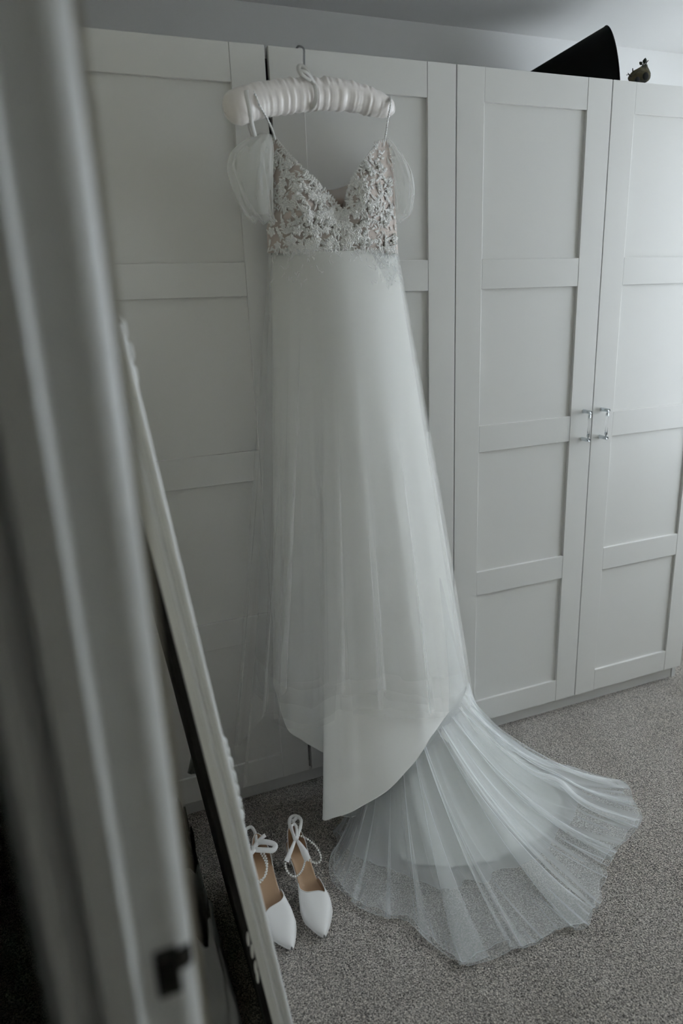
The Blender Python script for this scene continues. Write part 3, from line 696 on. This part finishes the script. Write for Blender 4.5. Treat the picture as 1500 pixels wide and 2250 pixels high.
# ------------------------------------------------------------------ shoes
def make_shoe(ox, oy, rot, mirror, label):
    root = empty('shoe', (ox, oy, 0), label, 'shoe', 'white pointed bridal shoes'); ca, sa = math.cos(rot), math.sin(rot)
    def w(x, y, z):    # local: x from heel to toe, y sideways
        y *= mirror; return np.array([ox-(-y*ca)-x*sa*0-(x*sa), oy-x*ca+y*sa*0-(y*sa)*0, z])+np.array([0, 0, 0])
    HW = [(0, .004), (.006, .016), (.018, .0235), (.04, .0265), (.08, .0235), (.11, .024), (.15, .033), (.178, .038), (.20, .0365), (.225, .027), (.245, .0165), (.257, .009), (.264, .0025)]
    CY = [(0, 0), (.1, .001), (.17, .001), (.22, -.003), (.264, -.008)]
    PZ = [(0, .066), (.03, .064), (.06, .058), (.10, .039), (.14, .018), (.17, .0095), (.2, .008), (.264, .011)]
    hw = lambda x: float(interp(HW, x)); cy = lambda x: float(interp(CY, x)); pz = lambda x: float(interp(PZ, x))
    xs = np.concatenate([np.linspace(0, .02, 6), np.linspace(.03, .24, 26), np.linspace(.245, .264, 6)])
    lat = np.linspace(-1, 1, 13)
    top = np.array([[w(x, cy(x)+hw(x)*l*.97, pz(x)+.0035+.004*abs(l)**3*(1 if x > .06 and x < .16 else .4)) for l in lat] for x in xs if x < .25])
    MB().grid(top).build('insole', 'shoe_tan', root, solid=.001)
    ring = []
    for x in xs:
        z = pz(x); h = hw(x); c = cy(x)
        ring.append([w(x, c+h*1.02*l, z+dz) for l, dz in ((-1, .003), (-1, .0), (-.9, -.003), (-.4, -.0042), (.4, -.0042), (.9, -.003), (1, 0), (1, .003), (.5, .0028), (-.5, .0028))])
    MB().grid(np.array(ring), close_v=True).build('sole', 'shoe_white', root)
    # vamp: toe box with a pointed throat
    th = np.linspace(0, PI, 29)
    def throat(t):      # t angle 0..PI across: x where the vamp starts
        k = t/PI; return float(interp([(0, .122), (.10, .126), (.25, .146), (.62, .172), (.66, .174), (.70, .170), (.9, .127), (1, .120)], k))
    HT = [(.12, .048), (.15, .046), (.185, .042), (.21, .036), (.235, .0255), (.255, .0165), (.264, .010)]
    def vpt(x, t, off=0):
        h = hw(x)-off; hh = max(.003, float(interp(HT, x))-off)
        cx_ = math.cos(t); k = min(1, max(0, (x-.16)/.09)); return w(x, cy(x)-h*np.sign(cx_)*abs(cx_)**(.5+.35*k)*1.02, pz(x)-.001+hh*math.sin(t)**(.5+.3*k)*.86)
    for nm, off, mt in (('vamp', 0, 'shoe_white'), ('vamp_lining', .0016, 'shoe_tan')):
        Gv = np.array([[vpt(throat(t)+((.235 if off else .264)-throat(t))*k+(.0006 if off else 0), t, off) for t in th] for k in np.linspace(0, 1, 22)**.9])
        MB().grid(Gv).build(nm, mt, root)
        if not off:
            MB().tube(Gv[0], .0011, 6).build('throat_binding', 'shoe_white', root)
    # heel counter
    def hpnt(a, k, off=0):
        x = .052*(1-math.cos(a))*1.0; x = .062*(1-math.sin(a))
        sidey = math.cos(a)*1.0
        xx = max(.0, .062-(.062)*math.sin(a)); yy = (hw(min(.062, max(xx, .03)))+.0005-off)*math.cos(a)
        hgt = .050*math.sin(a)**.8+.006
        return w(xx+off*math.sin(a)+.004*k*math.sin(a), yy*(1-.10*k), pz(xx)+.001+hgt*k)
    aa = np.linspace(0, PI, 25)
    for nm, off, mt in (('heel_counter', 0, 'shoe_white'), ('counter_lining', .0015, 'shoe_tan')):
        Gh = np.array([[hpnt(a, k, off) for a in aa] for k in np.linspace(0, 1, 9)])
        MB().grid(Gh).build(nm, mt, root)
        if not off: MB().tube(Gh[-1], .0010, 6).build('counter_binding', 'shoe_white', root)
    # heel
    hg = []
    for k in np.linspace(0, 1, 9):
        z = .062*(1-k)+.001; r = .023*(1-k)**1.6+.0085; cx_ = .030-.006*k
        hg.append([w(cx_+r*math.cos(a)*1.05, r*math.sin(a)*.95, z+(.002*math.cos(a)*-4*(1-k)**2)) for a in np.linspace(0, 2*PI, 20, endpoint=False)])
    hm = MB().grid(np.array(hg), close_v=True); hm.f.append(tuple(range(160, 180))); hm.build('heel', 'shoe_white', root)
    return root, w
def pearls(path, r, root, n=None):
    L = np.linalg.norm(np.diff(path, axis=0), axis=1).sum(); n = int(L/(r*2.02)); s = spline(path, n); m = MB()
    for p in s: m.sphere(p, r, 10, 7)
    return stuff(m.build('pearl_strand', 'pearl', root))
Z = atz
# right hand shoe
shR, wR = make_shoe(-.643, -.268, 0.0, 1, 'white pointed shoe with ribbon bow, beside the dress train')
VN = (-.25, -.75, .6)
rb = MB()
rb.strip(spline([Z(648, 1846, .118), Z(643, 1830, .122), Z(636, 1812, .125), Z(637, 1798, .122), Z(645, 1793, .118), Z(654, 1794, .118), Z(661, 1802, .12), Z(660, 1816, .12), Z(655, 1832, .119), Z(650, 1846, .119)], 46), .0085, VN)
rb.strip(spline([Z(649, 1846, .121), Z(642, 1826, .126), Z(641, 1814, .126), Z(647, 1811, .126), Z(651, 1820, .126), Z(651, 1844, .121)], 30), .007, VN)
rb.strip(spline([Z(649, 1843, .122), Z(642, 1862, .118), Z(635, 1878, .11), Z(629, 1893, .10)], 14), [.006+.007*k for k in np.linspace(0, 1, 14)], VN)
rb.strip(spline([Z(650, 1843, .122), Z(660, 1858, .112), Z(668, 1872, .098), Z(676, 1890, .082)], 16), [.006+.0115*min(1, k*1.5) for k in np.linspace(0, 1, 16)], VN)
rb.strip(spline([Z(644, 1843, .123), Z(649, 1842, .127), Z(655, 1844, .123)], 6), .010, VN)
rb.strip(spline([Z(636, 1800, .119), wR(.004, .006, .118), wR(.002, -.004, .116), Z(652, 1796, .116)], 12), .009, (-.1, -.6, .6))
rb.build('ribbon', 'ribbon', shR)
pearls(np.array([Z(657, 1836, .112), Z(672, 1842, .108), Z(688, 1854, .10), Z(699, 1868, .09), Z(705, 1884, .08), Z(702, 1894, .074), Z(693, 1897, .072), Z(683, 1892, .07)]), .0028, shR)
pearls(np.array([Z(627, 1897, .095), Z(628, 1908, .09), Z(634, 1919, .083), Z(645, 1926, .076), Z(655, 1923, .072), Z(663, 1913, .07), Z(668, 1900, .07), Z(671, 1891, .07), Z(683, 1891, .071)]), .0028, shR)
# left hand shoe, partly behind the mirror
shL, wL = make_shoe(-.738, -.268, 0.0, -1, 'white pointed shoe with ribbon bow, half hidden by the mirror frame')
rb = MB()
rb.strip(spline([Z(539, 1832, .12), Z(541, 1822, .122), Z(551, 1817, .122), Z(557, 1823, .121), Z(561, 1834, .12), Z(563, 1850, .117)], 24), .008, VN)
rb.strip(spline([Z(557, 1865, .118), Z(566, 1852, .124), Z(580, 1850, .128), Z(598, 1853, .128), Z(605, 1859, .126), Z(600, 1868, .124), Z(585, 1868, .122), Z(560, 1867, .12)], 40), .0125, (-.2, -.55, .8))
rb.strip(spline([Z(558, 1862, .12), Z(568, 1848, .126), Z(576, 1840, .13), Z(583, 1835, .132)], 12), .009, VN)
rb.strip(spline([Z(560, 1862, .122), Z(555, 1872, .12), Z(548, 1878, .116)], 8), .010, VN)
rb.build('ribbon', 'ribbon', shL)
pearls(np.array([Z(571, 1871, .112), Z(578, 1883, .106), Z(584, 1896, .097), Z(586, 1912, .088), Z(582, 1926, .08), Z(572, 1934, .076), Z(562, 1938, .072), Z(552, 1938, .07)]), .0028, shL)
pearls(np.array([Z(577, 1871, .114), Z(584, 1884, .107), Z(587, 1900, .098), Z(584, 1916, .088), Z(579, 1930, .078), Z(570, 1940, .072), Z(558, 1944, .07), Z(550, 1945, .068)]), .0028, shL)
